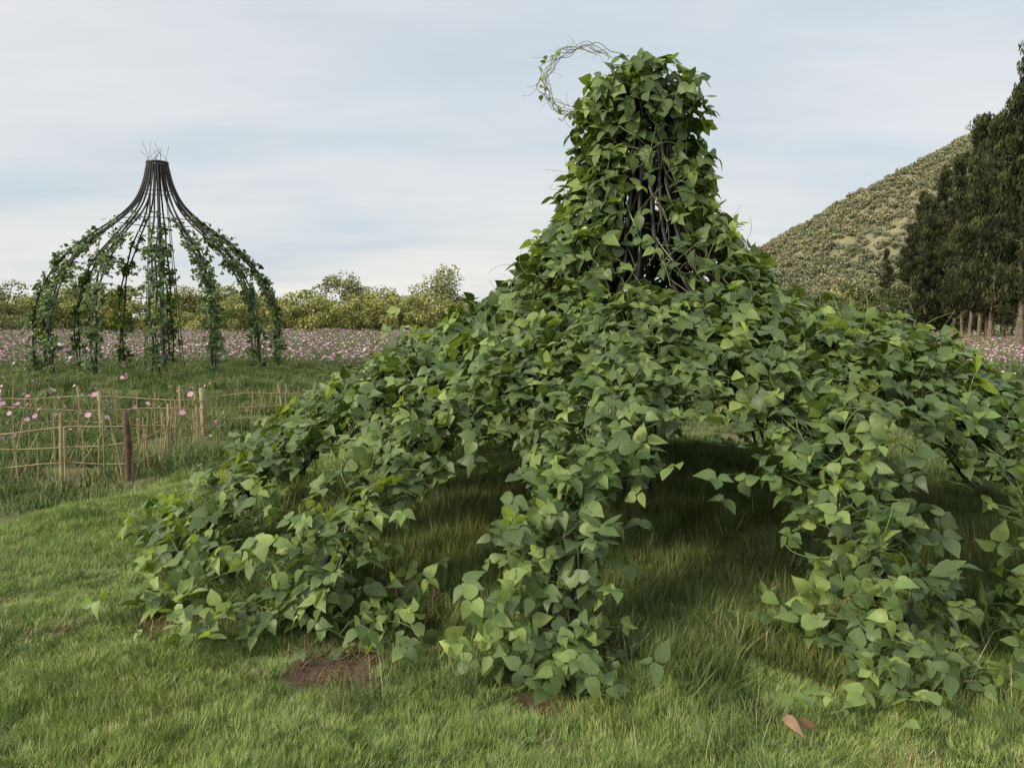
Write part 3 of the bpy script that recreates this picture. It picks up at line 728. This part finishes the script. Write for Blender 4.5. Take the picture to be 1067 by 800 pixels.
spec = [(x + R.uniform(-1, 1), 98.5 + R.uniform(-1, 1), R.uniform(5, 7), R.uniform(4.2, 5.0)) for x in np.arange(-84, 60, 2.9)]
belt('distant_hedge', spec, M_far, .26, 110, False, 0.0)
spec = [(-66, 88, 9, 9.0), (-60, 92, 7, 7.4), (-72, 90, 9, 9.5), (-24, 112, 7, 8.2), (-20, 114, 6, 7.2), (-9.0, 109, 5.2, 9.2), (-14, 112, 5, 6.6), (-42, 107, 8, 7.2), (-36, 110, 8, 6.6), (-52, 100, 7, 7.4)]
belt('distant_trees', spec, M_far2, .30, 95)
spec = [(x, 82 + R.uniform(-2, 6), R.uniform(5, 7), R.uniform(4.8, 6.6)) for x in np.arange(22, 48, 2.6)]
belt('roadside_shrubs', spec, M_mid, .28, 75)

# ------------------------------------------------------------------ hill
gx = np.linspace(60, 820, 230); gy = np.linspace(330, 860, 150)
HX, HY = np.meshgrid(gx, gy)
def hill(x, y):
    xr = x * 520 / np.maximum(y, 400) * .55 + x * .45
    rid = np.interp(xr, [60, 120, 145, 165, 185, 210, 250, 290, 330, 400, 520, 820], [0, 12, 34, 50, 63, 77, 98, 116, 132, 160, 185, 150])
    pf = sm(340, 530, y) * (1 - .35 * sm(560, 860, y))
    h = rid * pf
    return h + (h > 3) * (4.5 * n2(x, y, .022, 2) + 2.2 * n2(x, y, .07, 5) + .8 * n2(x, y, .2, 1)) * np.clip(h / 40, 0, 1) - 2
HZ = hill(HX, HY); ny, nx = HX.shape
i = np.arange(ny - 1)[:, None]; j = np.arange(nx - 1)[None]
q = np.stack([i * nx + j, i * nx + j + 1, (i + 1) * nx + j + 1, (i + 1) * nx + j], -1)
m, nt, o = mat('dry_hillside_hazed')
c1 = ramp(nt, [(.3, (.17, .19, .12)), (.45, (.24, .24, .15)), (.6, (.32, .285, .175)), (.75, (.35, .33, .25))], noise(nt, .035, 8, .7))  # dry slope colours, paled to paint aerial haze into the base colour
c2 = ramp(nt, [(.35, (.6, .62, .62)), (.65, (1.15, 1.12, 1.05))], noise(nt, .25, 5, .7))
col = mix(nt, 1.0, c1, c2, 'MULTIPLY')
p = N(nt, 'ShaderNodeBsdfPrincipled'); p.inputs['Roughness'].default_value = 1; p.inputs['Specular IOR Level'].default_value = 0
nt.links.new(col, p.inputs['Base Color']); nt.links.new(p.outputs[0], o.inputs[0])
mb = MB(); mb.add(np.stack([HX, HY, HZ], -1), q=q); mb.build('hill', [m])
M_ht = simple('hill_tree_foliage', [(0, (.13, .155, .10)), (.5, (.22, .235, .14)), (1, (.38, .33, .19))], .02, 1, 0, 0, True)  # shrub greens paled too, so haze sits in the colour
hs = []
for k in range(4):
    mb = MB(); C = R.normal(0, .4, (5, 3)) * (1, 1, .5) + (0, 0, .5); foliage(mb, C, np.full((5, 3), .55), 90, .42, shade=.5)
    hs.append(mb.build('hill_tree', [M_ht], smooth=False, link=False))
x = R.uniform(110, 480, 15000); y = R.uniform(370, 600, 15000); z = hill(x, y)
k = (z > 1.5) & (n2(x, y, .03, 7) + .6 * n2(x, y, .11, 3) > -.85 + R.uniform(-.5, .5, len(x))); x, y, z = x[k], y[k], z[k]
scatter('hillside_trees', np.stack([x, y, z], -1), R.uniform(1.1, 2.9, len(x)), np.stack([0 * x, 0 * x, R.uniform(0, 6.28, len(x))], -1), hs)

# ------------------------------------------------------------------ sky and sun
el, azd = 28, 240
a = math.radians(azd); dv = Vector((math.sin(a) * math.cos(math.radians(el)), math.cos(a) * math.cos(math.radians(el)), math.sin(math.radians(el))))
w = bpy.data.worlds.new('World'); sc.world = w; w.use_nodes = True; nt = w.node_tree; nt.nodes.clear()
sky = N(nt, 'ShaderNodeTexSky', sky_type='NISHITA'); sky.sun_disc = False
sky.sun_elevation = math.radians(el); sky.sun_rotation = math.radians(azd); sky.air_density = 1.1; sky.dust_density = 2.5
tc = N(nt, 'ShaderNodeTexCoord'); sp = N(nt, 'ShaderNodeSeparateXYZ'); nt.links.new(tc.outputs['Generated'], sp.inputs[0])
den = math_(nt, 'ADD', math_(nt, 'MAXIMUM', sp.outputs[2], 0.0), .16)
cb = N(nt, 'ShaderNodeCombineXYZ')
nt.links.new(math_(nt, 'DIVIDE', sp.outputs[0], den), cb.inputs[0]); nt.links.new(math_(nt, 'DIVIDE', sp.outputs[1], den), cb.inputs[1])
mp = N(nt, 'ShaderNodeMapping'); mp.inputs['Scale'].default_value = (.5, 1.0, 1); mp.inputs['Rotation'].default_value = (0, 0, .35); mp.inputs['Location'].default_value = (1.3, .4, 0)
nt.links.new(cb.outputs[0], mp.inputs[0])
nz = noise(nt, .8, 5, .5, mp.outputs[0])
cov = ramp(nt, [(.36, (.2, .2, .2)), (.5, (.7, .7, .7)), (.62, (1, 1, 1))], nz)
n2_ = noise(nt, 1.1, 4, .5, mp.outputs[0])
ccol = ramp(nt, [(.3, (7.2, 7.4, 7.8)), (.5, (7.9, 8.0, 8.2)), (.7, (8.8, 8.75, 8.7))], n2_)
hz = math_(nt, 'SUBTRACT', 1, math_(nt, 'MULTIPLY', sp.outputs[2], 5), True)
ccol = mix(nt, hz, ccol, (9.2, 8.9, 8.2))
bluish = mix(nt, .75, sky.outputs[0], (6.2, 7.6, 8.6))
col = mix(nt, cov, bluish, ccol)
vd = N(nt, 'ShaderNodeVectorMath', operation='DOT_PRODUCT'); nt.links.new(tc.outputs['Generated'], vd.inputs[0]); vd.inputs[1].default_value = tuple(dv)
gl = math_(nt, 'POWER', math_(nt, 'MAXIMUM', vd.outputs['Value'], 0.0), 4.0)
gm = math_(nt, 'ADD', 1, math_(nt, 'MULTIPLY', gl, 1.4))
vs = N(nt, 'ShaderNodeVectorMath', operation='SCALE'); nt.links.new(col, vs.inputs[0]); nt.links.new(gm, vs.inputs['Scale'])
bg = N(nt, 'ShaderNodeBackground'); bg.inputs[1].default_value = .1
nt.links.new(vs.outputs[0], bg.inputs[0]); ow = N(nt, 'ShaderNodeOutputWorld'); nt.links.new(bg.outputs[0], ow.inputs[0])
sl = bpy.data.lights.new('sun', 'SUN'); sl.energy = 2.8; sl.angle = math.radians(8); sl.color = (1, .88, .66)
so = bpy.data.objects.new('sun', sl); sc.collection.objects.link(so)
so.rotation_euler = dv.to_track_quat('Z', 'Y').to_euler(); so.location = dv * 50

cam = bpy.data.cameras.new('camera'); co = bpy.data.objects.new('camera', cam); sc.collection.objects.link(co)
cam.sensor_width = 36; cam.lens = 28.2; cam.clip_start = .05; cam.clip_end = 5000
co.location = (0, 0, 1.6); co.rotation_euler = (math.radians(90 - 4.57), 0, 0)
sc.camera = co
